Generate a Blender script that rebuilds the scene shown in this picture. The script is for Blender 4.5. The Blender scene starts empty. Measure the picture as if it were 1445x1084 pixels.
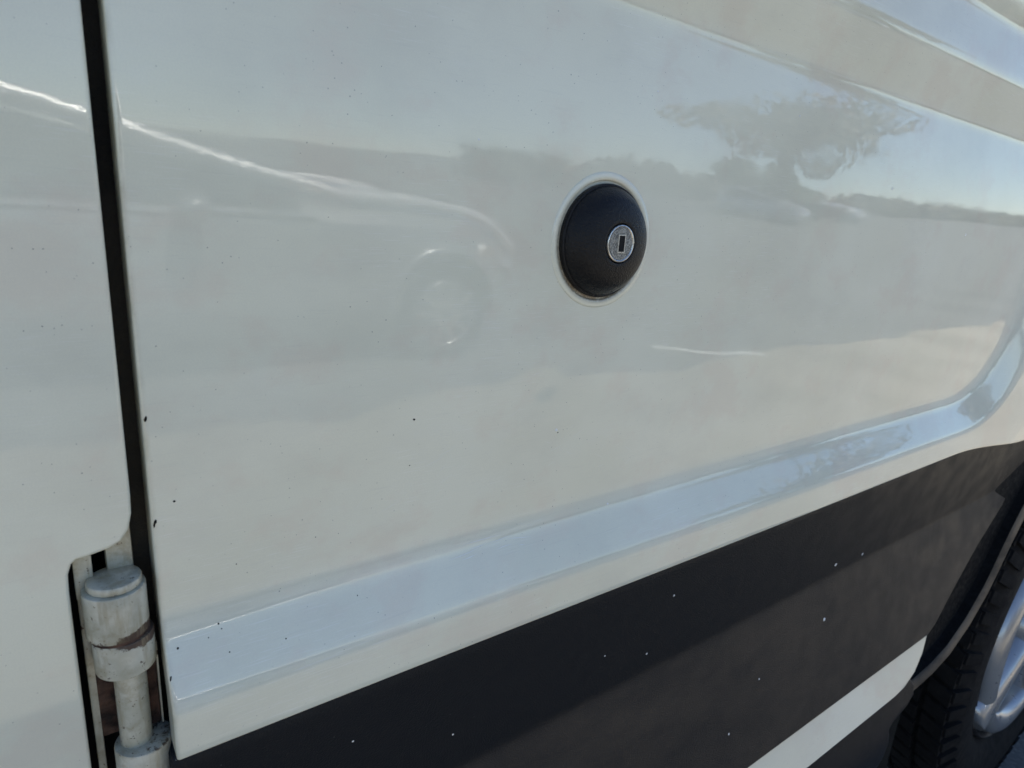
import bpy, bmesh, math, random
from mathutils import Vector, Matrix
random.seed(7)
R = math.radians
S = bpy.context.scene
H = 1.27            # eye height of the camera above the ground, metres
# ---------------------------------------------------------------- camera
cd = bpy.data.cameras.new("camera"); cam = bpy.data.objects.new("camera", cd)
S.collection.objects.link(cam); S.camera = cam
X = Vector((0.81106663, -0.10491722, 0.5754679))
Y = Vector((-0.58138226, -0.25313132, 0.77325236))
Z = Vector((0.06454147, -0.96172601, -0.26630338))
# rows above: world axes seen in camera space (x right, y down, z forward)
right = Vector((X[0], Y[0], Z[0])); down = Vector((X[1], Y[1], Z[1])); fwd = Vector((X[2], Y[2], Z[2]))
m = Matrix((right, -down, -fwd)).transposed().to_4x4(); m.translation = Vector((0, -0.2915, 0))
LEAN = R(3.9)     # the van's flank tucks under, and the road camber leans it towards the photographer
cam.matrix_world = Matrix.Translation((0, 0, H)) @ Matrix.Rotation(LEAN, 4, 'X') @ m
cd.sensor_width = 36; cd.lens = 22.82; cd.clip_start = 0.01; cd.clip_end = 3000
cd.dof.use_dof = True; cd.dof.focus_distance = 0.40; cd.dof.aperture_fstop = 17
# ---------------------------------------------------------------- sky, sun, exposure
SUN_EL, SUN_AZ = 65, 15      # azimuth from +y towards +x
w = bpy.data.worlds.new("World"); S.world = w; w.use_nodes = True
nt = w.node_tree; bg = nt.nodes["Background"]; sk = nt.nodes.new("ShaderNodeTexSky")
sk.sky_type = 'NISHITA'; sk.sun_disc = False; sk.sun_elevation = R(SUN_EL); sk.sun_rotation = R(SUN_AZ)
sk.air_density = 0.65; sk.dust_density = 0.05; sk.ozone_density = 3.0
nt.links.new(sk.outputs[0], bg.inputs[0]); bg.inputs[1].default_value = 0.10
sl = bpy.data.lights.new("sun", 'SUN'); sl.energy = 5.0; sl.angle = R(0.5); sl.color = (1, .95, .87)
so = bpy.data.objects.new("sun", sl); S.collection.objects.link(so)
sd = Vector((math.sin(R(SUN_AZ))*math.cos(R(SUN_EL)), math.cos(R(SUN_AZ))*math.cos(R(SUN_EL)), math.sin(R(SUN_EL))))
so.rotation_euler = sd.to_track_quat('Z', 'Y').to_euler(); so.location = (0, 3, 8)
S.view_settings.view_transform = 'Standard'; S.view_settings.look = 'None'; S.view_settings.gamma = 1
S.view_settings.exposure = 1.32
S.cycles.max_bounces = 8
C = S.collection

# ---------------------------------------------------------------- material helpers
class N:
    def __init__(s, name):
        s.m = bpy.data.materials.new(name); s.m.use_nodes = True; s.t = s.m.node_tree
        s.b = s.t.nodes["Principled BSDF"]
        s.tc = s.t.nodes.new("ShaderNodeTexCoord").outputs["Object"]
    def n(s, typ, ins=None, **kw):
        x = s.t.nodes.new(typ)
        for k, v in kw.items(): setattr(x, k, v)
        for k, v in (ins or {}).items():
            if hasattr(v, 'is_linked') or isinstance(v, bpy.types.NodeSocket): s.t.links.new(v, x.inputs[k])
            else: x.inputs[k].default_value = v
        return x
    def noise(s, scale, detail=3, rough=.55, vec=None):
        return s.n("ShaderNodeTexNoise", {"Vector": vec or s.tc, "Scale": scale, "Detail": detail, "Roughness": rough}).outputs[0]
    def math(s, op, a, b=0.0, c=0.0, clamp=False):
        x = s.n("ShaderNodeMath", {0: a, 1: b, 2: c}, operation=op); x.use_clamp = clamp; return x.outputs[0]
    def ramp(s, v, lo, hi, a=0.0, b=1.0):
        return s.n("ShaderNodeMapRange", {0: v, 1: lo, 2: hi, 3: a, 4: b}, interpolation_type='SMOOTHSTEP').outputs[0]
    def mix(s, f, a, b):
        x = s.n("ShaderNodeMix", data_type='RGBA')
        for k, v in ((0, f), (6, a), (7, b)):
            if isinstance(v, bpy.types.NodeSocket): s.t.links.new(v, x.inputs[k])
            else: x.inputs[k].default_value = (*v, 1) if isinstance(v, tuple) and len(v) == 3 else v
        return x.outputs[2]
    def map(s, scale=(1, 1, 1), rot=(0, 0, 0), loc=(0, 0, 0)):
        return s.n("ShaderNodeMapping", {"Vector": s.tc, "Scale": scale, "Rotation": rot, "Location": loc}).outputs[0]
    def xyz(s):
        return s.n("ShaderNodeSeparateXYZ", {0: s.tc}).outputs
    def bump(s, h, strength, dist, normal=None):
        ins = {"Height": h, "Strength": strength, "Distance": dist}
        if normal is not None: ins["Normal"] = normal
        return s.n("ShaderNodeBump", ins).outputs[0]
    def set(s, **kw):
        for k, v in kw.items():
            k = k.replace('_', ' ')
            if isinstance(v, bpy.types.NodeSocket): s.t.links.new(v, s.b.inputs[k])
            else: s.b.inputs[k].default_value = (*v, 1) if isinstance(v, tuple) and len(v) == 3 else v
        return s

def simple(name, col, rough=.5, metal=0., var=.15, scale=30, bump=0., **kw):
    n = N(name); nz = n.noise(scale, 4)
    n.set(Base_Color=n.mix(n.ramp(nz, .3, .7), tuple(c*(1-var) for c in col), tuple(c*(1+var) for c in col)),
          Roughness=n.ramp(n.noise(scale*2.3, 3), .2, .8, max(0.02, rough*.8), min(1, rough*1.2)), Metallic=metal)
    if bump: n.set(Normal=n.bump(n.noise(scale*12, 3), .6, bump))
    for k, v in kw.items(): n.set(**{k: v})
    return n.m

def paint(grime=True):
    n = N("white_van_paint")
    x, y, z = n.xyz()
    base = n.mix(n.ramp(n.noise(5, 3), .3, .7), (.71, .69, .53), (.77, .755, .60))
    # road film, thicker low down in soft uneven clouds
    film = n.math('MULTIPLY', n.ramp(n.noise(9, 5, .65, n.map((1, 1, 1.6), (0, .5, 0))), .42, .72), .22)
    base = n.mix(film, base, (.52, .49, .41))
    pol = n.ramp(n.noise(26, 6, .7, n.map((.8, 1, 1.5), (0, .9, 0))), .55, .75)
    base = n.mix(n.math('MULTIPLY', pol, .10), base, (.74, .73, .69))
    # swirl and wash marks: two crossing sets of hair-fine light streaks, only where hands and brushes rubbed
    rub = n.ramp(n.noise(8, 3, .5, n.map((1, 1, 1.3), (0, 0, 0), (3, 0, 1))), .44, .60)
    st_ = n.math('MAXIMUM', n.ramp(n.noise(1, 2, .5, n.map((55, 30, 1500), (0, .45, 0))), .60, .70), n.ramp(n.noise(1, 2, .5, n.map((60, 30, 1300), (0, -.7, 0))), .62, .72))
    base = n.mix(n.math('MULTIPLY', n.math('MULTIPLY', st_, rub), .30), base, (.88, .86, .80))
    st2 = n.ramp(n.noise(1, 3, .6, n.map((40, 30, 900), (0, .2, 0), (5, 0, 2))), .58, .70)
    smg = n.ramp(n.noise(13, 5, .65, n.map((1, 1, 1.3), (0, .3, 0), (7, 0, 4))), .50, .64)
    base = n.mix(n.math('MULTIPLY', smg, .36), base, (.70, .60, .47))
    base = n.mix(n.math('MULTIPLY', st2, .09), base, (.42, .41, .36))
    base = n.mix(n.ramp(n.noise(1400, 2), .3, .7, 0, .10), base, (.45, .45, .40))
    if grime:
        # fine dark fallout specks, sparse
        specks = None
        for sc, thr, pick in ((160, .085, .72), (330, .12, .76), (60, .05, .80)):
            v = n.n("ShaderNodeTexVoronoi", {"Vector": n.map((1, .25, 1)), "Scale": sc})
            d = n.math('ADD', v.outputs["Distance"], n.math('MULTIPLY', n.noise(sc*9, 2), .06))
            hit = n.math('LESS_THAN', d, thr)
            rnd = n.n("ShaderNodeSeparateColor", {0: v.outputs["Color"]}).outputs[0]
            k = n.math('MULTIPLY', hit, n.math('GREATER_THAN', rnd, pick))
            specks = k if specks is None else n.math('MAXIMUM', specks, k)
        patch = n.ramp(n.noise(14, 3, .6), .40, .60)
        base = n.mix(n.math('MULTIPLY', n.math('MULTIPLY', specks, .62), n.math('ADD', n.math('MULTIPLY', patch, .75), .25)), base, (.07, .065, .055))
        # dirt ring caught round the lock cap
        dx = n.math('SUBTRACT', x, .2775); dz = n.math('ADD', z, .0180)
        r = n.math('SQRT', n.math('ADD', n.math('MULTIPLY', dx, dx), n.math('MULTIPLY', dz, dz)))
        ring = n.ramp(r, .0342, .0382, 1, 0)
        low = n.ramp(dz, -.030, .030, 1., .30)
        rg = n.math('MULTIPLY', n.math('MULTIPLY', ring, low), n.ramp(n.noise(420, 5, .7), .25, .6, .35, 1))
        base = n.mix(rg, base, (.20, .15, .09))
        # grime along the shut-line edge
        eg = n.math('MULTIPLY', n.ramp(x, .0282, .0315, 1, 0), n.ramp(x, .0262, .0268, 0, 1))
        eg = n.math('MULTIPLY', eg, n.ramp(n.noise(90, 5, .7, n.map((1, 1, .4))), .35, .7, .1, .8))
        base = n.mix(eg, base, (.35, .32, .20))
    wav = n.noise(11, 2, .4); peel = n.noise(320, 2, .5); hz = n.noise(60, 3, .5, n.map((.35, 1, 1)))
    nb = n.bump(peel, 1.0, .000008)
    cb = n.bump(peel, 1.0, .000005, n.bump(hz, 1.0, .000022, n.bump(wav, 1.0, .00026)))
    sm = n.noise(34, 5, .7, n.map((.45, 1, 1.6), (0, -.35, 0)))
    n.set(Base_Color=base, Roughness=.55, Normal=nb, Coat_Weight=1.0, Coat_IOR=1.55, Coat_Roughness=n.ramp(sm, .40, .75, .014, .08), Coat_Normal=cb,
          Specular_IOR_Level=.2)
    return n.m

def hinge_paint():
    n = N("chipped_white_hinge_paint"); x, y, z = n.xyz()
    base = n.mix(n.ramp(n.noise(120, 4), .3, .7), (.56, .54, .43), (.43, .41, .31))
    def near(z0, w0): return n.ramp(n.math('ABSOLUTE', n.math('SUBTRACT', z, z0)), 0, w0, 1, 0)
    nz = n.noise(300, 6, .75)
    seam = n.math('MAXIMUM', near(-.1922, .0085), n.math('MAXIMUM', n.math('MULTIPLY', near(-.2530, .0025), .42), n.math('MULTIPLY', near(-.2110, .0025), .8)))
    side = n.ramp(x, .008, .024, .30, 1.0)
    rust = n.ramp(n.math('ADD', n.math('MULTIPLY', seam, n.math('ADD', side, .15)), nz), 0.90, 1.03)
    chips = n.math('GREATER_THAN', n.noise(380, 5, .65), .645)
    col = n.mix(n.math('MAXIMUM', rust, n.math('MULTIPLY', chips, .8)), base, (.075, .045, .028))
    drip = n.math('MAXIMUM', n.ramp(n.noise(260, 4, .6, n.map((1, 1, .12))), .48, .7, 0, .5), n.ramp(n.noise(70, 5, .7), .48, .66, 0, .55))
    col = n.mix(drip, col, (.27, .215, .12))
    n.set(Base_Color=col, Roughness=n.ramp(rust, 0, 1, .32, .85), Coat_Weight=.35, Coat_Roughness=.15,
          Normal=n.bump(n.math('SUBTRACT', nz, n.math('MULTIPLY', rust, .6)), .35, .0004))
    return n.m

def plastic(name, col, dust, rough, du=.5, speck=True, low=None):
    n = N(name)
    grain = n.n("ShaderNodeTexVoronoi", {"Vector": n.tc, "Scale": 900}).outputs[0]
    d = n.ramp(n.noise(7, 6, .65, n.map((.6, 1, 1.4), (0, .4, 0))), .3, .75, .15*du, du)
    if low is not None:      # browner, with streaky noise, on the part below the fold line
        zz = n.math('ADD', n.xyz()[2], n.math('MULTIPLY', n.noise(25, 4), .012))
        d = n.math('MULTIPLY', n.math('ADD', d, n.ramp(n.noise(60, 5, .7, n.map((.3, 1, 1), (0, .6, 0))), .2, .8, .1, .3)), n.ramp(zz, low-.008, low+.008, 1, .06), 0, True)
    c = n.mix(d, col, dust)
    if speck:
        v = n.n("ShaderNodeTexVoronoi", {"Vector": n.map((1, .3, 1)), "Scale": 210})
        rnd = n.n("ShaderNodeSeparateColor", {0: v.outputs["Color"]}).outputs[0]
        k = n.math('MULTIPLY', n.math('LESS_THAN', v.outputs["Distance"], .06), n.math('GREATER_THAN', rnd, .93))
        c = n.mix(n.math('MULTIPLY', k, .35), c, (.4, .4, .37))
    n.set(Base_Color=c, Specular_IOR_Level=.17, Roughness=n.ramp(n.noise(30, 4), .3, .7, rough*.9, rough*1.15), Normal=n.bump(n.math('ADD', grain, n.noise(1500, 2)), .8, .00030))
    return n.m

M_paint = paint(); M_hinge = hinge_paint()
M_clad = plastic("textured_black_cladding_plastic", (.010, .0115, .014), (.085, .066, .047), .5, .34, True, -.360)
M_skirt = plastic("black_skirt_plastic", (.004, .006, .010), (.02, .02, .022), .34, .25)
M_lip = plastic("dusty_arch_lip_plastic", (.02, .02, .02), (.20, .155, .105), .8, 2.0, False)
M_cap = plastic("satin_black_cap_plastic", (.005, .005, .006), (.035, .033, .030), .28, .4, False)
M_rub = simple("black_rubber_seal", (.006, .006, .006), .8, 0, .3, 60, .0004, Specular_IOR_Level=.15)
M_dark = simple("dark_inner_body", (.012, .012, .012), .8, 0, .3, 8)
M_rust = simple("rusty_bare_steel", (.075, .040, .026), .85, .1, .8, 130, .0008)
M_tyre = simple("tyre_rubber", (.010, .0092, .0085), .95, 0, .25, 25, .0015, Specular_IOR_Level=.2)
M_silver = simple("silver_wheel_lacquer", (.40, .40, .395), .32, .55, .05, 20, Coat_Weight=.8, Coat_Roughness=.05)
M_wheelblack = simple("dirty_wheel_barrel", (.03, .03, .032), .55, .3, .3, 20)
M_stone = simple("white_stone_chip", (.75, .75, .72), .6, 0, .1, 300)
def zinc():
    n = N("speckled_zinc_lock_face")
    a = n.noise(1500, 3, .7); b = n.noise(500, 4, .7)
    c = n.mix(n.ramp(a, .42, .6), (.10, .10, .10), (.36, .36, .33))
    c = n.mix(n.ramp(b, .5, .75, 0, .6), c, (.30, .27, .22))
    n.set(Base_Color=c, Metallic=.75, Roughness=n.ramp(a, .3, .7, .28, .6), Normal=n.bump(n.math('ADD', a, b), .6, .0003))
    return n.m
M_zinc = zinc()
M_seal = plastic("dusty_door_seal", (.006, .006, .006), (.10, .085, .06), .6, .45, False)
M_scuff = simple("pale_scuffed_paint", (.72, .71, .66), .5, 0, .05, 300)
M_key = simple("worn_bright_lock_edge", (.55, .54, .50), .3, .9, .2, 500)
M_black = simple("keyhole_black", (.003, .003, .003), .9)

# ---------------------------------------------------------------- object helpers
def link(name, me, mat, parent=None, smooth=True):
    o = bpy.data.objects.new(name, me); C.objects.link(o)
    if mat and not me.materials: me.materials.append(mat)
    if smooth: me.polygons.foreach_set("use_smooth", [True]*len(me.polygons))
    if parent: o.parent = parent
    return o
def from_bm(name, bm, mat, parent=None, smooth=True, sharp=None):
    bmesh.ops.recalc_face_normals(bm, faces=bm.faces)
    if sharp is not None:
        for e in bm.edges:
            if len(e.link_faces) == 2 and e.calc_face_angle(0) > R(sharp): e.smooth = False
    me = bpy.data.meshes.new(name); bm.to_mesh(me); bm.free()
    return link(name, me, mat, parent, smooth)
def tag(o, label, cat=None, group=None, kind=None):
    if label: o['label'] = label
    if cat: o['category'] = cat
    if group: o['group'] = group
    if kind: o['kind'] = kind
    return o
def empty(name, loc=(0, 0, 0)):
    o = bpy.data.objects.new(name, None); o.location = loc; o.empty_display_size = .2; C.objects.link(o); return o
def sstep(a, b, v):
    t = min(1, max(0, (v-a)/(b-a))); return t*t*(3-2*t)
def lines(*segs):
    out = []
    for a, b, st in segs:
        n = max(1, round((b-a)/st)); out += [a+(b-a)*i/n for i in range(n)]
    out.append(segs[-1][1]); return out
def box(bm, lo, hi):
    c = [bm.verts.new((x, y, z)) for x in (lo[0], hi[0]) for y in (lo[1], hi[1]) for z in (lo[2], hi[2])]
    for f in ((0, 1, 3, 2), (4, 6, 7, 5), (0, 4, 5, 1), (2, 3, 7, 6), (0, 2, 6, 4), (1, 5, 7, 3)): bm.faces.new([c[i] for i in f])
def rbox(name, lo, hi, mat, parent, bev=.002, seg=2):
    bm = bmesh.new(); box(bm, lo, hi)
    bmesh.ops.bevel(bm, geom=list(bm.edges), offset=bev, segments=seg, profile=.6, affect='EDGES')
    return from_bm(name, bm, mat, parent, True, 40)
def lathe(bm, prof, c, axis='z', n=64, tilt=None):
    """prof: (radius, height) pairs; the height runs along +z, or towards -y (outwards from the van) for axis 'y'."""
    rings = []
    for r, h in prof:
        ring = []
        for i in range(n):
            a = 2*math.pi*i/n
            p = Vector((r*math.cos(a), r*math.sin(a), h)) if axis == 'z' else Vector((r*math.cos(a), -h, r*math.sin(a)))
            ring.append(bm.verts.new(Vector(c)+p))
        rings.append(ring)
    for a, b in zip(rings, rings[1:]):
        for i in range(n):
            j = (i+1) % n
            bm.faces.new((a[i], a[j], b[j], b[i]))
    bm.faces.new(rings[0]); bm.faces.new(rings[-1])
    return bm
def lathe_obj(name, prof, c, mat, parent, axis='z', n=64, sharp=35):
    return from_bm(name, lathe(bmesh.new(), prof, c, axis, n), mat, parent, True, sharp)
def skin(name, pts, yf, mat, parent, r=.0015, back=.016, xs=(), zs=(), sharp=None):
    """sheet bounded by the outline pts (x, z), pushed to y = yf(x, z), with a rolled edge turned back into the body"""
    bm = bmesh.new(); f = bm.faces.new([bm.verts.new((x, 0, z)) for x, z in pts])
    bmesh.ops.scale(bm, vec=(1000, 1000, 1000), verts=bm.verts)
    if len(pts) > 4: bmesh.ops.triangulate(bm, faces=[f], ngon_method='EAR_CLIP')
    bmesh.ops.scale(bm, vec=(.001, .001, .001), verts=bm.verts)
    for v in xs: bmesh.ops.bisect_plane(bm, geom=bm.verts[:]+bm.edges[:]+bm.faces[:], plane_co=(v, 0, 0), plane_no=(1, 0, 0))
    for v in zs: bmesh.ops.bisect_plane(bm, geom=bm.verts[:]+bm.edges[:]+bm.faces[:], plane_co=(0, 0, v), plane_no=(0, 0, 1))
    bnd = [e for e in bm.edges if len(e.link_faces) == 1]
    nrm = {}
    for e in bnd:
        a, b = e.verts; d = (b.co-a.co); nn = Vector((d.z, 0, -d.x)).normalized()
        cen = e.link_faces[0].calc_center_median()
        if (cen-a.co).dot(nn) > 0: nn = -nn
        for v in e.verts: nrm[v] = nrm.get(v, Vector())+nn*max(d.length, 1e-6)
    for v in nrm: nrm[v].normalize()
    base = {v: v.co.copy() for v in nrm}
    for v in bm.verts: v.co.y = yf(v.co.x, v.co.z)
    y0 = {v: v.co.y for v in nrm}
    prev = {v: v for v in nrm}
    for off, dy in ((r*.5, r*.13), (r*.87, r*.5), (r, r), (r, r+back)):
        cur = {}
        for v in nrm:
            c = base[v]+nrm[v]*off; c.y = y0[v]+dy; cur[v] = bm.verts.new(c)
        for e in bnd:
            a, b = e.verts
            bm.faces.new((prev[a], prev[b], cur[b], cur[a]))
        prev = cur
    bmesh.ops.recalc_face_normals(bm, faces=bm.faces)
    cf = max(bm.faces, key=lambda q: q.calc_area())
    cf.normal_update()
    if cf.normal.y > 0: bmesh.ops.reverse_faces(bm, faces=bm.faces)
    if sharp:
        for e in bm.edges:
            if len(e.link_faces) == 2 and e.calc_face_angle(0) > R(sharp): e.smooth = False
    me = bpy.data.meshes.new(name); bm.to_mesh(me); bm.free()
    o = link(name, me, mat, parent)
    wn = o.modifiers.new("weighted", 'WEIGHTED_NORMAL'); wn.weight = 90; wn.keep_sharp = True
    return o

# ================================================================ THE VAN  (z below is measured from eye height; the van root sits at H)
van = empty("white_van", (0, 0, H)); van.rotation_euler = (LEAN, 0, 0)
tag(van, "white panel van with black lock cap and black side cladding, filling the photo", "van")
CAPX, CAPZ = .2775, -.0180

# --- front side panel: pressed relief as one height field
def arch_z(x):
    t = 1-((x-1.69)/.72)**2
    return -.78+.68*math.sqrt(t) if t > 0 else -9
def panel_bottom(x):
    z = -.2525
    if x > .86: z -= .020*sstep(.86, 1.14, x)
    return max(z, arch_z(x))
def integ(fn, a, b, n=400):
    xs = [a+(b-a)*i/n for i in range(n+1)]; acc = [0]
    for i in range(n): acc.append(acc[-1]+fn((xs[i]+xs[i+1])/2)*(b-a)/n)
    def g(v):
        t = (min(b, max(a, v))-a)/(b-a)*n; i = min(n-1, int(t)); return acc[i]+(acc[i+1]-acc[i])*(t-i)
    return g
# s falls through the ledge; slope = tan of the tilt
ledge = integ(lambda s: .52*sstep(-.0290, -.0185, s)*(1-sstep(.000, .026, s))+.09*(1-sstep(-.0290, -.0185, s)), -.09, .05)
LEDGE0 = ledge(.05)
groove = integ(lambda z: -.28*sstep(.103, .124, z)*(1-sstep(.147, .168, z)) - .28*sstep(.190, .200, z)*(1-sstep(.225, .235, z))+.05*sstep(.24, .26, z), .05, .9)
def smin(a, b, k):
    h = max(0, min(1, .5+.5*(b-a)/k)); return b*(1-h)+a*h-k*h*(1-h)
DENTS = [(.205, -.155, .0004, .014), (.262, -.142, .0005, .011), (.15, -.150, .0003, .018), (.11, -.12, -.0002, .025), (.24, -.105, .0003, .014), (.36, -.15, -.0003, .03), (.08, -.17, .0003, .016), (.5, .05, .0004, .03), (.40, -.06, .0003, .03), (.3, .06, -.0002, .03), (.175, -.125, -.0003, .010), (.30, -.165, .0003, .02), (.225, -.13, -.0003, .012)]
def panel_y(x, z):
    s = smin(z+.2055, 1.040-x+.10*z, .16)
    y = -(LEDGE0-ledge(s))*(.87+.13*sstep(.05, .6, x))
    y += groove(z+.012*x) if z > .05 else 0
    for dx, dz, a, r in DENTS:
        q = ((x-dx)**2+((z-dz)*1.3)**2)/(r*r)
        if q < 9: y += a*math.exp(-q)
    return y
EDGEX = .0285
xs = lines((EDGEX+.0015, .0360, .0011), (.0360, .236, .006), (.236, .320, .0014), (.320, .84, .009), (.84, 1.14, .006), (1.14, 2.62, .025))
zl = lines((-.2525, -.165, .0028), (-.165, -.062, .004), (-.062, .026, .0014), (.026, .096, .01), (.096, .24, .003), (.24, 1.25, .05))
vs = [(z+.2525)/(1.25+.2525) for z in zl]
cols = [(-.0015, .017), (-.0015, .0015), (-.0013, .00075), (-.00075, .0002)]     # rolled hem at the shut line
rows = [(-.0015, .014), (-.0015, .0015), (-.0013, .00075), (-.00075, .0002)]
verts = []
allx = [(xs[0], a, b) for a, b in cols]+[(x, 0, 0) for x in xs]
allv = [(0, a, b) for a, b in rows]+[(v, 0, 0) for v in vs]
for x, dx, dyx in allx:
    b = panel_bottom(x)
    for v, dz, dyz in allv:
        z = b+(1.25-b)*v
        verts.append((x+dx, panel_y(x, z)+dyx+dyz, z+dz))
nv = len(allv); faces = [(i*nv+j, (i+1)*nv+j, (i+1)*nv+j+1, i*nv+j+1) for i in range(len(allx)-1) for j in range(nv-1)]
# leave the round hole for the lock cap
def hole(f): 
    c = [verts[i] for i in f]; return all(math.hypot(q[0]-CAPX, q[2]-CAPZ) < .0374 for q in c)
faces = [f for f in faces if not hole(f)]
me = bpy.data.meshes.new("side_panel"); me.from_pydata(verts, [], faces); me.update()
link("side_panel", me, M_paint, van)

# --- door panel left of the shut line, with the notch for the hinge
o1 = [(-1.3, 1.25), (.0205, 1.25), (.0205, -.128), (.0202, -.136), (.0188, -.1425), (.0160, -.1468), (.0120, -.1488), (.0045, -.1503), (.0000, -.1508), (-.0025, -.1530), (-.0042, -.1580),
      (-.0046, -.166), (-.0052, -.30), (-.0052, -.318), (-.003, -.325), (.004, -.330), (.014, -.334), (.0205, -.342), (.0205, -.53), (-1.3, -.53)]
skin("rear_panel", o1, lambda x, z: 0.0, M_paint, van, .0015, .013)
tag(van.children[-1], None)

# --- seal in the shut line and dark inner body
rbox("door_seal", (.0145, .019, -.60), (.036, .030, 1.2), M_seal, van, .004)
bm = bmesh.new()
box(bm, (-1.6, .045, -.62), (1.02, 1.95, 1.25)); box(bm, (1.025, .045, .0), (2.0, 1.95, 1.25)); box(bm, (2.365, .045, -.62), (3.2, 1.95, .35))
box(bm, (1.03, .40, -.62), (2.355, 1.6, -.005))
from_bm("body_shell", bm, M_dark, van, False)
rbox("roof", (-1.7, .06, 1.255), (2.3, 1.94, 1.32), M_paint, van, .04, 4)
# wheel well liner
bm = bmesh.new(); n = 40; prev = None
for i in range(n+1):
    a = R(200)-R(220)*i/n
    p = [bm.verts.new((1.69+.66*math.cos(a), y, -.78+.645*math.sin(a))) for y in (.012, .40)]
    if prev: bm.faces.new((prev[0], p[0], p[1], prev[1]))
    prev = p
from_bm("wheel_well_liner", bm, M_dark, van)

# --- black cladding below the panel
YC = -.024
cl = [(.0290, -.2575), (.86, -.2575), (.95, -.2602), (1.04, -.2670), (1.105, -.2745), (1.159, -.2800), (1.235, -.284), (1.240, -.300), (1.232, -.330), (1.224, -.350), (1.200, -.369), (1.160, -.394), (1.064, -.432), (.990, -.467), (.945, -.490), (.922, -.502), (.900, -.5085), (.0290, -.5085)]
cladp = integ(lambda z: -.13*sstep(-.370, -.362, z)+.23*(1-sstep(-.370, -.362, z))+.5*sstep(-.266, -.2575, z), -.54, -.25)
C0 = cladp(-.2575)
def clad_y(x, z): return YC+.012-(C0-cladp(z))
skin("side_cladding", cl, clad_y, M_clad, van, .0025, .03, xs=lines((.10, 1.10, .1)), zs=lines((-.49, -.39, .03), (-.378, -.354, .002), (-.340, -.275, .015), (-.272, -.257, .0025)))

# --- white sill strip under the cladding
st = [(.0290, -.5130), (.908, -.5130), (.885, -.529), (.856, -.542), (.825, -.549), (.800, -.5505), (.0290, -.5505)]
skin("sill_strip", st, lambda x, z: YC-.006-.42*(-.513-z), M_paint, van, .002, .03)
# --- black skirt
sk_ = [(.0290, -.554), (.806, -.554), (.845, -.561), (.885, -.577), (.911, -.592), (.924, -.606), (.920, -.615), (.900, -.622), (.856, -.628), (.846, -.634), (.846, -.655), (.840, -.671), (.82, -.690), (.79, -.705), (.75, -.72), (.0290, -.74)]
skin("lower_skirt", sk_, lambda x, z: YC+.008-.022*(1-sstep(-.66, -.556, z)), M_skirt, van, .004, .05, xs=lines((.70, .94, .02)), zs=lines((-.735, -.56, .012)))

skin("rear_cladding", [(-1.3, -.36), (.0190, -.36), (.0190, -.513), (-1.3, -.513)], clad_y, M_clad, van, .0025, .03)
skin("rear_sill_strip", [(-1.3, -.518), (.0190, -.518), (.0190, -.584), (-1.3, -.584)], lambda x, z: YC-.006-.42*(-.513-z), M_paint, van, .002, .03)
# --- wheel arch: recessed backing and the raised lip
path = [(.900, -.603), (.935, -.604), (.985, -.601), (1.035, -.590), (1.085, -.562), (1.128, -.522)]
for i in range(1, 40):
    a = R(154-134*i/39) if False else R(155)-R(130)*i/39
    path.append((1.69+.615*math.cos(a), -.78+.605*math.sin(a)))
path = [p for k, p in enumerate(path) if k < 6 or p[1] > -.515]
def ribbon(name, path, half, prof, mat, parent, bot_w=None):
    """sweep a cross-section along the path (x, z); prof gives (offset across, y)"""
    bm = bmesh.new(); prev = None; n = len(path)
    for i, p in enumerate(path):
        a = path[max(0, i-1)]; b = path[min(n-1, i+1)]
        t = Vector((b[0]-a[0], b[1]-a[1])).normalized(); nn = Vector((-t.y, t.x)); k = bot_w(i/(n-1)) if bot_w else 1
        ring = [bm.verts.new((p[0]+nn.x*o*k, y, p[1]+nn.y*o*k)) for o, y in prof]
        if prev:
            for q in range(len(ring)-1): bm.faces.new((prev[q], prev[q+1], ring[q+1], ring[q]))
        if i in (0, n-1) and len(prof) > 5: bm.faces.new(ring)
        prev = ring
    return from_bm(name, bm, mat, parent, True, 50)
ribbon("arch_backing", path, 1, [(.09, .012), (.088, .0), (.0055, -.008), (.0045, -.012), (.0045, -.021), (.003, -.021)], M_rub, van)
ribbon("arch_lip", path, 1, [(.0044, .012), (.0042, -.0205), (.003, -.0235), (-.001, -.0255), (-.006, -.0265), (-.011, -.026), (-.013, -.020), (-.013, .03)], M_lip, van)

lathe_obj("cap_collar", [(.0325, -.0070), (.0337, -.0048), (.0342, -.0026), (.0347, -.0008), (.0353, .0002), (.0361, .0005), (.0373, .0006), (.0388, .0004), (.0399, .0000), (.0401, -.0008)], (CAPX, 0, CAPZ), M_paint, van, 'y', 120, 60)
# --- lock cap: collar, dome, lock barrel, keyhole
cap = lathe_obj("lock_cap", [(.0315, -.012), (.0330, -.004), (.0334, .0005), (.0334, .0018), (.0331, .0026), (.0324, .0029), (.0319, .0028), (.0317, .0036), (.0306, .0058), (.0285, .0085), (.0255, .0116), (.0215, .0133), (.0170, .0145), (.0135, .0151), (.0122, .0152), (.0116, .0150), (.0112, .0130), (.0112, .006)], (CAPX, 0, CAPZ), M_cap, van, 'y', 96, 28)
tag(cap, "black domed plastic lock cap")
bar = lathe_obj("lock_barrel", [(.0108, .004), (.0108, .0150), (.0106, .0156), (.0101, .0158), (.0096, .0156), (.0093, .0153), (.004, .01535), (.0001, .01535)], (CAPX, 0, CAPZ), M_key, cap, 'y', 64, 30)
face = lathe_obj("barrel_face", [(.0094, .0150), (.0092, .01565), (.0001, .01565)], (CAPX, 0, CAPZ), M_zinc, cap, 'y', 64)
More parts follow.
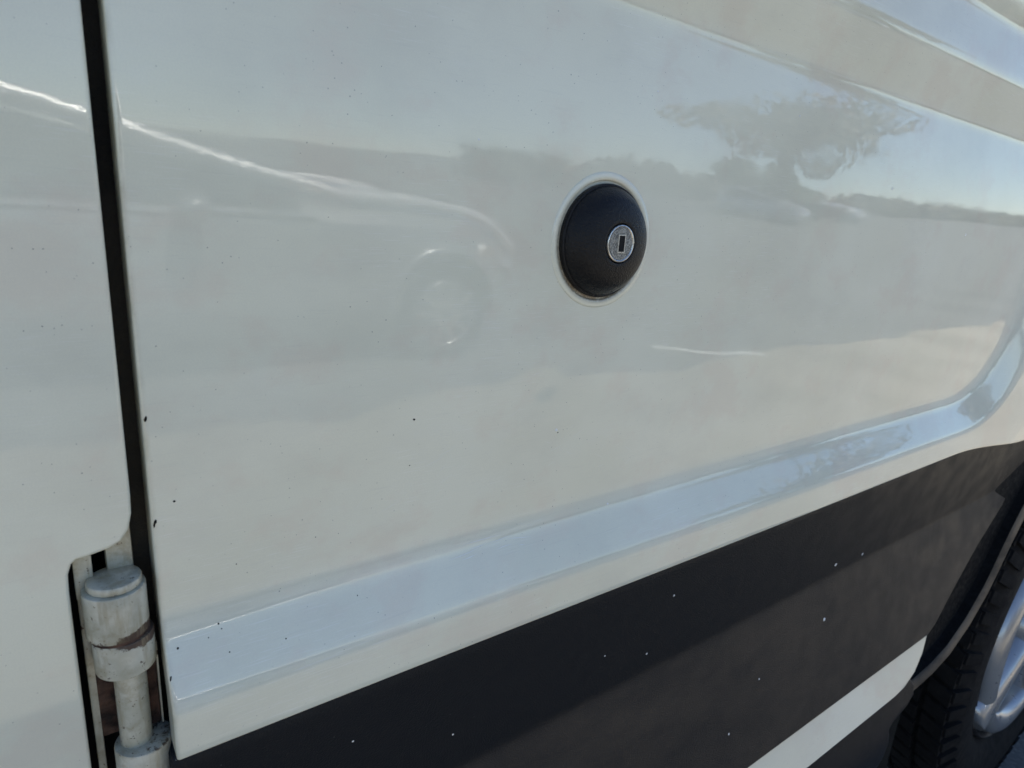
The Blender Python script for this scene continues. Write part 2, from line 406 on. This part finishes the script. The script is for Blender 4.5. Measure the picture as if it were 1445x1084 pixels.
# raised frame round the key slot
bm = bmesh.new(); hx, hz, t = .0023, .0046, .0007
def rect(a, b, y): return [bm.verts.new((CAPX+sx*a, y, CAPZ+sz*b)) for sx, sz in ((-1, -1), (1, -1), (1, 1), (-1, 1))]
loops = [rect(hx+t, hz+t, -.0155), rect(hx+t*.8, hz+t*.8, -.01625), rect(hx, hz, -.01625), rect(hx, hz, -.0158)]
for a, b in zip(loops, loops[1:]):
    for i in range(4): bm.faces.new((a[i], a[(i+1) % 4], b[(i+1) % 4], b[i]))
from_bm("key_slot_frame", bm, M_key, cap, False)
bm = bmesh.new(); box(bm, (CAPX-hx, -.01585, CAPZ-hz), (CAPX+hx, -.0150, CAPZ+hz)); from_bm("keyhole", bm, M_black, cap, False)

# --- hinge in the notch (z relative to eye height); axis leans slightly
hinge = empty("door_hinge", (0, 0, 0)); hinge.parent = van
AX, AY = .0120, .0040
def knuckle(name, z0, z1, r, mat=None, dx=0, dy=0, bev=.0008, n=56):
    x0 = AX+(-.165-(z0+z1)/2)*.045+dx
    return lathe_obj(name, [(r*.6, z0), (r-bev, z0), (r-bev*.3, z0+bev*.3), (r, z0+bev), (r, z1-bev), (r-bev*.3, z1-bev*.3), (r-bev, z1), (r*.6, z1)], (x0, AY+dy, 0), mat or M_hinge, hinge, 'z', n)
knuckle("hinge_knuckle", -.1918, -.1695, .0122)
knuckle("pin_cap", -.1695, -.1655, .0106, bev=.0011, dx=.001)
knuckle("hinge_knuckle", -.2105, -.1930, .0121, dx=.0006, bev=.0012)
knuckle("hinge_pin", -.256, -.207, .0066, dx=.0002, dy=.001)
knuckle("hinge_knuckle", -.312, -.2525, .0121, dx=.0006, bev=.0012)
knuckle("seam_ring", -.1935, -.1912, .0115, M_rust, bev=.0002)
rbox("hinge_leaf", (.0022, .0125, -.252), (.0093, .0175, -.205), M_rust, hinge, .0008)
rbox("hinge_leaf", (.0195, .0095, -.252), (.0262, .0150, -.200), M_rust, hinge, .0008)
rbox("leaf_edge", (.0262, .0060, -.250), (.0270, .0152, -.205), M_hinge, hinge, .0003)
rbox("hinge_bracket", (-.0010, .0080, -.176), (.0060, .0190, -.1535), M_hinge, hinge, .0010)
rbox("hinge_bracket", (.0112, .0110, -.176), (.0215, .0230, -.142), M_hinge, hinge, .0015)
rbox("bracket_edge", (-.0008, .0125, -.320), (.0026, .0240, -.158), M_hinge, hinge, .0012)

# --- wheel
WX, WZ = 1.725, -.825
wheel = empty("wheel", (WX, 0.0, WZ)); wheel.parent = van; wheel.scale = (1.08, 1.08, 1.08)
tyre_prof = [(.255, -.20), (.30, -.225), (.375, -.222), (.398, -.21), (.404, -.11), (.398, -.012), (.385, -.002), (.36, .008), (.315, .010), (.285, .004), (.268, -.006), (.262, -.016), (.255, -.03)]
bm = lathe(bmesh.new(), tyre_prof, (0, .012, 0), 'y', 120)
big = [f for f in bm.faces if len(f.verts) > 4]; bmesh.ops.delete(bm, geom=big, context='FACES_ONLY')
NB = 66
for k in range(NB):
    for row, (y0, y1) in enumerate(((.016, .052), (.060, .095), (.103, .138), (.146, .18), (.188, .222))):
        a = 2*math.pi*(k+.5*(row % 2))/NB; da = 2*math.pi/NB*.36
        c = []
        for rr in (.398, .4125 if row in (1, 2, 3) else .4085):
            for aa in (a-da, a+da):
                for y in (y0, y1):
                    sk2 = .5*da if y == y0 else -.5*da
                    c.append(bm.verts.new((rr*math.cos(aa+sk2), y, rr*math.sin(aa+sk2))))
        for f in ((0, 1, 3, 2), (4, 6, 7, 5), (0, 4, 5, 1), (2, 3, 7, 6), (0, 2, 6, 4), (1, 5, 7, 3)): bm.faces.new([c[i] for i in f])
    # shoulder lugs on the sidewall
    a = 2*math.pi*k/NB; da = 2*math.pi/NB*.28
    c = [bm.verts.new((rr*math.cos(aa), y, rr*math.sin(aa))) for rr, yy in ((.366, .004), (.403, .016)) for aa in (a-da, a+da) for y in (yy-.004, yy+.012)]
    for f in ((0, 1, 3, 2), (4, 6, 7, 5), (0, 4, 5, 1), (2, 3, 7, 6), (0, 2, 6, 4), (1, 5, 7, 3)): bm.faces.new([c[i] for i in f])
from_bm("tyre", bm, M_tyre, wheel, True, 30)
bm = lathe(bmesh.new(), [(.262, -.20), (.262, .0), (.257, .006), (.252, .0), (.245, -.05), (.20, -.07), (.08, -.06), (.001, -.055)], (0, .02, 0), 'y', 96)
big = [f for f in bm.faces if len(f.verts) > 4 and abs(f.calc_center_median().y-.22) < .01]; bmesh.ops.delete(bm, geom=big, context='FACES_ONLY')
from_bm("rim", bm, M_wheelblack, wheel, True, 40)
lathe_obj("hub_cap", [(.075, -.05), (.075, .0), (.068, .012), (.04, .02), (.0001, .022)], (0, .02, 0), M_silver, wheel, 'y', 48)
def spoke_me():
    bm = bmesh.new(); cl_ = []
    for i in range(13):
        a = R(122+80*i/12); cl_.append((.222*math.cos(a), .222*math.sin(a), .021+.006*i/12))
    tip = R(208)
    cl_.append((.236*math.cos(tip), .236*math.sin(tip), .040))
    for r_, w_ in ((.205, .040), (.16, .034), (.11, .030), (.06, .028)):
        a = R(211); cl_.append((r_*math.cos(a), r_*math.sin(a), w_))
    # outline as two overlapping sweeps: the rim arc, and the straight spoke
    def sweep(pts, ends):
        prev = None; n = len(pts)
        for i, (x, z, hw) in enumerate(pts):
            a = pts[max(0, i-1)]; b = pts[min(n-1, i+1)]
            t = Vector((b[0]-a[0], b[1]-a[1])).normalized(); nn = Vector((-t.y, t.x))
            k = ends(i, n)
            ring = [bm.verts.new((x+nn.x*o*hw*k, .020-h*k, z+nn.y*o*hw*k)) for o, h in ((-1, -.03), (-1, .004), (-.8, .016), (-.35, .022), (0, .023), (.35, .022), (.8, .016), (1, .004), (1, -.03))]
            if prev:
                for q in range(len(ring)-1): bm.faces.new((prev[q], prev[q+1], ring[q+1], ring[q]))
            prev = ring
            if i in (0, n-1): bm.faces.new(ring)
    sweep(cl_[:13], lambda i, n: 1)
    sp = [(.270*math.cos(R(210)), .270*math.sin(R(210)), .012), (.264*math.cos(R(210)), .264*math.sin(R(210)), .028), (.252*math.cos(R(210)), .252*math.sin(R(210)), .038), (.22*math.cos(R(210)), .22*math.sin(R(210)), .042)]+[(r_*math.cos(R(210)), r_*math.sin(R(210)), w_) for r_, w_ in ((.17, .036), (.12, .030), (.07, .030))]
    sweep(sp, lambda i, n: (1.08))
    bmesh.ops.recalc_face_normals(bm, faces=bm.faces)
    for e in bm.edges:
        if len(e.link_faces) == 2 and e.calc_face_angle(0) > R(45): e.smooth = False
    me = bpy.data.meshes.new("spoke"); bm.to_mesh(me); bm.free(); return me
sm = spoke_me(); sp0 = link("spoke", sm, M_silver, wheel)
for k in range(1, 4):
    c = sp0.copy(); c.rotation_euler = (0, R(90*k), 0); C.objects.link(c); c.parent = wheel

# --- stone chips, scratches on the paint (tiny raised flakes)
def flakes(name, spots, mat, parent, yf, kind=True):
    bm = bmesh.new()
    for x, z, r, el, ang in spots:
        y = yf(x, z)-.0003; n = 7; vs_ = []
        for i in range(n):
            a = 2*math.pi*i/n; rr = r*random.uniform(.75, 1.2)
            u, v = rr*math.cos(a)*el, rr*math.sin(a)
            xx = x+u*math.cos(ang)-v*math.sin(ang); zz = z+u*math.sin(ang)+v*math.cos(ang)
            vs_.append(bm.verts.new((xx, yf(xx, zz)-.00008, zz)))
        top = bm.verts.new((x, y, z))
        for i in range(n): bm.faces.new((vs_[i], vs_[(i+1) % n], top))
    o = from_bm(name, bm, mat, parent, False); o['kind'] = 'stuff' if kind else ''
    return o
flakes("stone_chip", [(.384, -.291, .0012, 1, .3), (.667, -.352, .0022, 1.2, 0), (.650, -.409, .0020, 1, 1), (.369, -.344, .0010, 1.2, 0), (.116, -.295, .0008, 1, 1.2),
    (.185, -.329, .0008, 1.1, 1.2), (.728, -.357, .0020, .8, 0), (.317, -.323, .0007, 1, 0), (.48, -.464, .0011, 1, 0), (.53, -.43, .0009, 1, 0)], M_stone, van, clad_y)
flakes("paint_chip", [(.154, -.113, .0008, .7, 1.2), (.2555, -.1365, .0006, .8, 1), (.052, -.199, .0005, 1, 0), (.053, -.2015, .0003, 1, 0), (.038, -.134, .0006, 1, 0),
    (.081, -.214, .0004, 1, 0), (.034, -.204, .0005, 1, 0), (.152, -.139, .0004, 1, 0), (.0302, -.142, .0007, 2, 1.4), (.0300, -.095, .0006, 2.5, 1.4), (.0297, -.143, .0004, 4, 1.5), (.0296, -.215, .0004, 3, 1.4), (.047, -.2035, .0003, 1, 0), (.055, -.212, .00035, 1, 0), (.062, -.172, .0003, 1, 0), (.10, -.168, .0003, 1, 0), (.12, -.205, .0003, 1, 0)], M_rub, van, panel_y)
flakes("bright_chip", [(.186, .030, .0008, .8, 1.1), (.254, -.1345, .0012, .8, .6), (.46, .075, .0008, 1, 0), (.31, .07, .0006, 1, 0), (.62, .035, .0010, 1, 0), (.8, .00, .0016, 1, 0), (.305, -.196, .0010, .7, 1.4)], M_stone, van, panel_y)
def scratches(name, segs, mat, wd):
    bm = bmesh.new()
    for x0, z0, x1, z1 in segs:
        n = 8; prev = None; bow = random.uniform(-.0006, .0006)
        for i in range(n+1):
            t = i/n; x = x0+(x1-x0)*t; z = z0+(z1-z0)*t+bow*math.sin(math.pi*t); h = wd*math.sin(math.pi*min(.97, max(.03, t)))
            p = [bm.verts.new((x, panel_y(x, zz)-.00009, zz)) for zz in (z-h, z+h)]
            if prev: bm.faces.new((prev[0], p[0], p[1], prev[1]))
            prev = p
    o = from_bm(name, bm, mat, van, False); o['kind'] = 'stuff'
scratches("scratch_mark", [(.176, -.2015, .199, -.1995), (.187, -.1955, .215, -.1958), (.190, -.199, .205, -.198), (.218, -.199, .237, -.2020), (.204, -.1985, .223, -.1975), (.21, -.2035, .222, -.203),
    (.185, -.2035, .196, -.2025), (.226, -.2045, .231, -.205)], M_stone, .00016)

random.seed(11)
seg = []
for k in range(26):
    cx, cz = random.choice([(.255, -.150), (.17, -.140), (.22, -.118), (.30, -.16), (.13, -.165), (.36, -.11)])
    x = cx+random.gauss(0, .012); z = cz+random.gauss(0, .009); L = random.uniform(.004, .018); a = random.choice([.35, .5, -.5, .9])+random.gauss(0, .15)
    seg.append((x, z, x+L*math.cos(a), z+L*math.sin(a)))
scratches("scuff_mark", seg, M_scuff, .00007)

# ================================================================ what the van's paint mirrors: ground, a parked car, trees
def ground_mat():
    n = N("worn_brown_asphalt")
    st = n.n("ShaderNodeTexVoronoi", {"Vector": n.tc, "Scale": 90})
    c = n.mix(n.ramp(n.noise(.8, 5), .3, .7), (.075, .072, .066), (.115, .11, .10))
    c = n.mix(n.ramp(st.outputs[0], .1, .6, .4, 0), c, (.19, .18, .165))
    n.set(Base_Color=c, Roughness=.9, Normal=n.bump(st.outputs[0], .5, .004))
    return n.m
bm = bmesh.new(); f = bm.faces.new([bm.verts.new(p) for p in ((-900, -900, 0), (900, -900, 0), (900, 900, 0), (-900, 900, 0))])
tag(from_bm("ground", bm, ground_mat(), None, False), "dark worn asphalt of the car park", kind='structure')
def pave_mat():
    n = N("pale_gritty_concrete")
    c = n.mix(n.ramp(n.noise(1.1, 6), .3, .7), (.22, .19, .14), (.30, .265, .205))
    c = n.mix(n.ramp(n.noise(70, 3), .5, .8, 0, .5), c, (.14, .12, .10))
    n.set(Base_Color=c, Roughness=.9, Normal=n.bump(n.noise(120, 3), .5, .003)); return n.m
def pave():
    bm = bmesh.new(); top = [(x, -2.72+.05*math.sin(x*2.1)+.03*math.sin(x*5.3+1)) for x in [-14+.25*i for i in range(161)]]
    bm.faces.new([bm.verts.new((x, y, .004)) for x, y in top]+[bm.verts.new((26, -.03, .004)), bm.verts.new((-14, -.03, .004))])
    tag(from_bm("pavement", bm, pave_mat(), None, False), "pale gritty strip of pavement along the van, with a worn edge", kind='structure')
pave()
M_line = simple("road_paint", (.62, .62, .58), .7, 0, .15, 12)
bm = bmesh.new(); d = Vector((.8, .5, 0)).normalized(); nn = Vector((-d.y, d.x, 0))*.05; a = Vector((4.05, -3.17, 0)); b = a+d*.95
f = [bm.verts.new(p+Vector((0, 0, .009))) for p in (a-nn, b-nn, b+nn, a+nn)]; bm.faces.new(f)
tag(from_bm("painted_dash", bm, M_line, None, False), "short pale painted dash on the asphalt near the silver car", kind='structure')

def tube(bm, p0, p1, r0, r1, n=7):
    d = (Vector(p1)-Vector(p0)).normalized(); u = d.orthogonal().normalized(); v = d.cross(u)
    a = [bm.verts.new(Vector(p0)+(u*math.cos(2*math.pi*i/n)+v*math.sin(2*math.pi*i/n))*r0) for i in range(n)]
    b = [bm.verts.new(Vector(p1)+(u*math.cos(2*math.pi*i/n)+v*math.sin(2*math.pi*i/n))*r1) for i in range(n)]
    for i in range(n): bm.faces.new((a[i], a[(i+1) % n], b[(i+1) % n], b[i]))
# --- parked hatchback facing +x; near side at y = -4.3
M_carp = simple("silver_car_paint", (.28, .29, .29), .3, .3, .05, 10, Coat_Weight=1., Coat_Roughness=.03)
M_chrome = simple("bright_trim", (.85, .85, .83), .34, .9, .05, 20)
M_glass = simple("dark_car_glass", (.02, .025, .028), .04, 0, .1, 5, Coat_Weight=1., Coat_Roughness=.01)
M_highlight = simple("pale_highlight", (.9, .9, .88), .32, .35, .05, 10)  # near-white colour stands in for the sun highlight on the car's edges
def car(loc, rz, paint_m, label):
    c = empty("parked_car", loc); c.rotation_euler = (0, 0, rz); tag(c, label, "car")
    # stations along x: (x, half width, sill z, bumper/belt z, roof z, roof half width)
    st_ = [(-2.35, .55, .42, .66, .76, .50), (-2.28, .80, .28, .84, 1.00, .66), (-2.15, .88, .24, .90, 1.26, .60), (-1.9, .90, .22, .92, 1.37, .60), (-1.5, .90, .22, .92, 1.42, .61), (-1.1, .90, .22, .92, 1.40, .61), (-.75, .90, .22, .92, 1.35, .61),
           (-.4, .90, .22, .92, 1.27, .64), (.1, .90, .22, .92, 1.14, .70), (.6, .89, .22, .91, 1.03, .76), (1.1, .89, .22, .90, 1.01, .76), (1.5, .88, .23, .86, .97, .70), (1.78, .82, .24, .76, .88, .62), (2.0, .66, .30, .62, .70, .48), (2.08, .50, .42, .54, .58, .36)]
    bm = bmesh.new(); prev = None
    for x, hw, s, b, r, rw in st_:
        half = [(hw*.88, s), (hw*.98, s+.12), (hw, (s+b)*.5), (hw*.985, b-.04), (hw*.95, b), ((hw*.93+rw)/2, (b+r)/2), (rw, r-.05), (rw*.82, r-.01), (0, r+.015)]
        pts = [(-u, v) for u, v in half]+[(u, v) for u, v in half[-2::-1]]
        ring = [bm.verts.new((x, u, v)) for u, v in pts]
        if prev:
            for q in range(len(ring)-1): bm.faces.new((prev[q], prev[q+1], ring[q+1], ring[q]))
            bm.faces.new((prev[-1], prev[0], ring[0], ring[-1]))
        else: bm.faces.new(ring)
        prev = ring
    bm.faces.new(prev)
    bmesh.ops.subdivide_edges(bm, edges=bm.edges[:], cuts=2, use_grid_fill=True, smooth=.35)
    from_bm("body", bm, paint_m, c, True, 50)
    for s in (-1, 1):
        def side(pts, name, m, off):
            bm = bmesh.new(); a = [bm.verts.new((x, s*(y+off), z)) for x, y, z in pts]; bb = [bm.verts.new((x, s*(y+off-.03), z)) for x, y, z in pts]; k = len(pts)
            bm.faces.new(a); bm.faces.new(bb)
            for i in range(k): bm.faces.new((a[i], a[(i+1) % k], bb[(i+1) % k], bb[i]))
            return from_bm(name, bm, m, c, False)
        side([(-2.0, .845, .96), (-1.8, .69, 1.28), (-1.0, .67, 1.33), (-1.0, .845, .96)], "side_window", M_glass, .025)
        side([(-.92, .845, .96), (-.92, .68, 1.32), (-.55, .69, 1.25), (-.0, .76, 1.11), (.42, .84, .98), (.40, .845, .96)], "side_window", M_glass, .025)
        side([(-2.0, .875, .92), (.5, .875, .915), (.5, .87, .93), (-2.0, .87, .945)], "window_trim", M_chrome, .022)
        side([(1.56, .85, .68), (1.64, .83, .78), (1.93, .72, .68), (1.96, .72, .60)], "headlight", M_chrome, .03)
        bm = bmesh.new(); bmesh.ops.create_icosphere(bm, subdivisions=2, radius=1, matrix=Matrix.Translation((-.16, s*1.0, .94)) @ Matrix.Diagonal((.09, .11, .075, 1))); from_bm("door_mirror", bm, paint_m, c)
        bm = bmesh.new(); q = [(-2.1, .63, 1.27), (-1.9, .64, 1.37), (-1.5, .65, 1.42), (-1.1, .65, 1.40), (-.75, .65, 1.35), (-.4, .68, 1.27), (.1, .74, 1.14), (.6, .80, 1.03), (1.1, .80, 1.01), (1.5, .76, .965), (1.76, .74, .88), (1.95, .68, .74), (2.03, .58, .56)]
        for a, b in zip(q, q[1:]): tube(bm, (a[0], s*a[1], a[2]), (b[0], s*b[1], b[2]), .034, .034, 12)
        from_bm("highlight_tube", bm, M_highlight, c)  # added tube, a painted sun highlight along roof, bonnet and nose
        for wx in (-1.5, 1.34):
            wl = empty("wheel", (wx, s*.80, .33)); wl.parent = c
            fl = .11 if s > 0 else -.11
            bm = lathe(bmesh.new(), [(.2, -.10), (.31, -.10), (.33, -.07), (.33, .07), (.31, .10), (.215, .10), (.21, .085), (.0, .085)][:-1]+[(.2, .04), (.001, .05)], (0, 0, 0), 'y', 40)
            bmesh.ops.scale(bm, vec=(1, -s, 1), verts=bm.verts); from_bm("tyre", bm, M_tyre, wl, True, 40)
            bm = bmesh.new()
            lathe(bm, [(.205, .086), (.215, .104), (.222, .100), (.222, .09)], (0, 0, 0), 'y', 40)
            for f in [f for f in bm.faces if len(f.verts) > 4]: bm.faces.remove(f)
            for k in range(10):
                a = 2*math.pi*k/10; q = []
                for r_, hw in ((.03, .018), (.21, .012)):
                    for t in (-1, 1): q.append(bm.verts.new((r_*math.cos(a)-t*hw*math.sin(a), -.095, r_*math.sin(a)+t*hw*math.cos(a))))
                bm.faces.new((q[0], q[1], q[3], q[2]))
            bmesh.ops.scale(bm, vec=(1, -s, 1), verts=bm.verts); from_bm("rim", bm, M_chrome, wl, True, 40)
            # arch flare catching the light
            bm = bmesh.new(); prev = None
            for i in range(25):
                a = math.pi*i/24; ring = [bm.verts.new((wx+r_*math.cos(a), s*y, .33+r_*math.sin(a))) for r_, y in ((.37, .86), (.375, .915), (.40, .925), (.43, .905), (.44, .87))]
                if prev:
                    for q in range(4): bm.faces.new((prev[q], prev[q+1], ring[q+1], ring[q]))
                prev = ring
            from_bm("arch_flare", bm, paint_m, c)
    rb = rbox("number_plate", (2.06, -.26, .45), (2.09, .26, .56), M_stone, c, .005)
    return c
car((.80, -4.20, 0), 0, M_carp, "silver car with long sloping windscreen, mirrored in the van's side")
M_carw = simple("white_car_paint", (.62, .63, .63), .3, .0, .05, 10, Coat_Weight=1., Coat_Roughness=.03)
car((31, -20.5, 0), R(70), M_carw, "white hatchback parked far off below the trees")
car((42, -23, 0), R(90), M_carp, "second silver car parked far off by the hedge")

# --- trees and hedge
def leaf_mat(name, col):
    n = N(name); rnd = n.noise(1.3, 4); n.set(Base_Color=n.mix(n.ramp(rnd, .3, .7), tuple(c*.6 for c in col), tuple(c*1.35 for c in col)), Roughness=.55)
    return n.m
M_leafs = [leaf_mat("olive_leaves", (.075, .085, .04)), leaf_mat("dusty_green_leaves", (.06, .085, .035)), leaf_mat("brown_green_leaves", (.10, .085, .05))]
M_bark = simple("bark", (.13, .10, .075), .9, 0, .4, 12, .01)
def crown(blobs, count, size):
    vs_, fs = [], []
    for bx, by, bz, rx, ry, rz in blobs:
        for _ in range(count):
            a = Vector((random.gauss(0, 1), random.gauss(0, 1), random.gauss(0, 1))).normalized()*(random.random()**.45)
            p = Vector((bx+a.x*rx, by+a.y*ry, bz+a.z*rz)); u = Vector((random.gauss(0, 1), random.gauss(0, 1), random.gauss(0, 1))).normalized(); v = u.orthogonal().normalized()
            s = size*random.uniform(.6, 1.4); k = len(vs_)
            vs_ += [p-u*s, p+v*s*.5, p+u*s, p-v*s*.5]; fs.append((k, k+1, k+2, k+3))
    me = bpy.data.meshes.new("crown"); me.from_pydata([tuple(q) for q in vs_], [], fs); return me
def tree(loc, h, rad, flat, leaf, label, group=None, cat="tree"):
    t = empty("tree", loc); tag(t, label, cat, group)
    bm = bmesh.new(); hb = h*.5; tube(bm, (0, 0, 0), (.1, 0, hb), .22, .13); blobs = []
    for k in range(9):
        a = 2*math.pi*k/9*1.6+random.random(); r_ = rad*random.uniform(.15, .72)
        tip = (r_*math.cos(a), r_*math.sin(a), h-rad*flat*random.uniform(.25, 1.25)); tube(bm, (.1, 0, hb*random.uniform(.75, 1)), tip, .09, .03, 5)
        blobs.append((*tip, rad*random.uniform(.28, .45), rad*random.uniform(.28, .45), rad*flat*random.uniform(.3, .5)))
    from_bm("trunk", bm, M_bark, t)
    link("crown", crown(blobs, 420, .16), M_leafs[leaf], t, False)
    return t
tree((31, -20, 0), 6.3, 8.5, .26, 2, "broad flat-crowned tree standing alone across the car park", cat="tree")
tree((38, -26, 0), 3.2, 3.6, .5, 1, "low round tree beside the flat-crowned tree")
bl = []
for k in range(190):
    x = 24+k*1.3; bl.append((x, -34-.12*max(0, x)+random.uniform(-1, 1), random.uniform(.8, 1.4), 1.7, 1.3, random.uniform(.9, 1.7)))
tag(link("far_hedge", crown(bl, 120, .30), M_leafs[2], None, False), "long brownish hedge and scrub along the far side of the car park", kind='stuff')
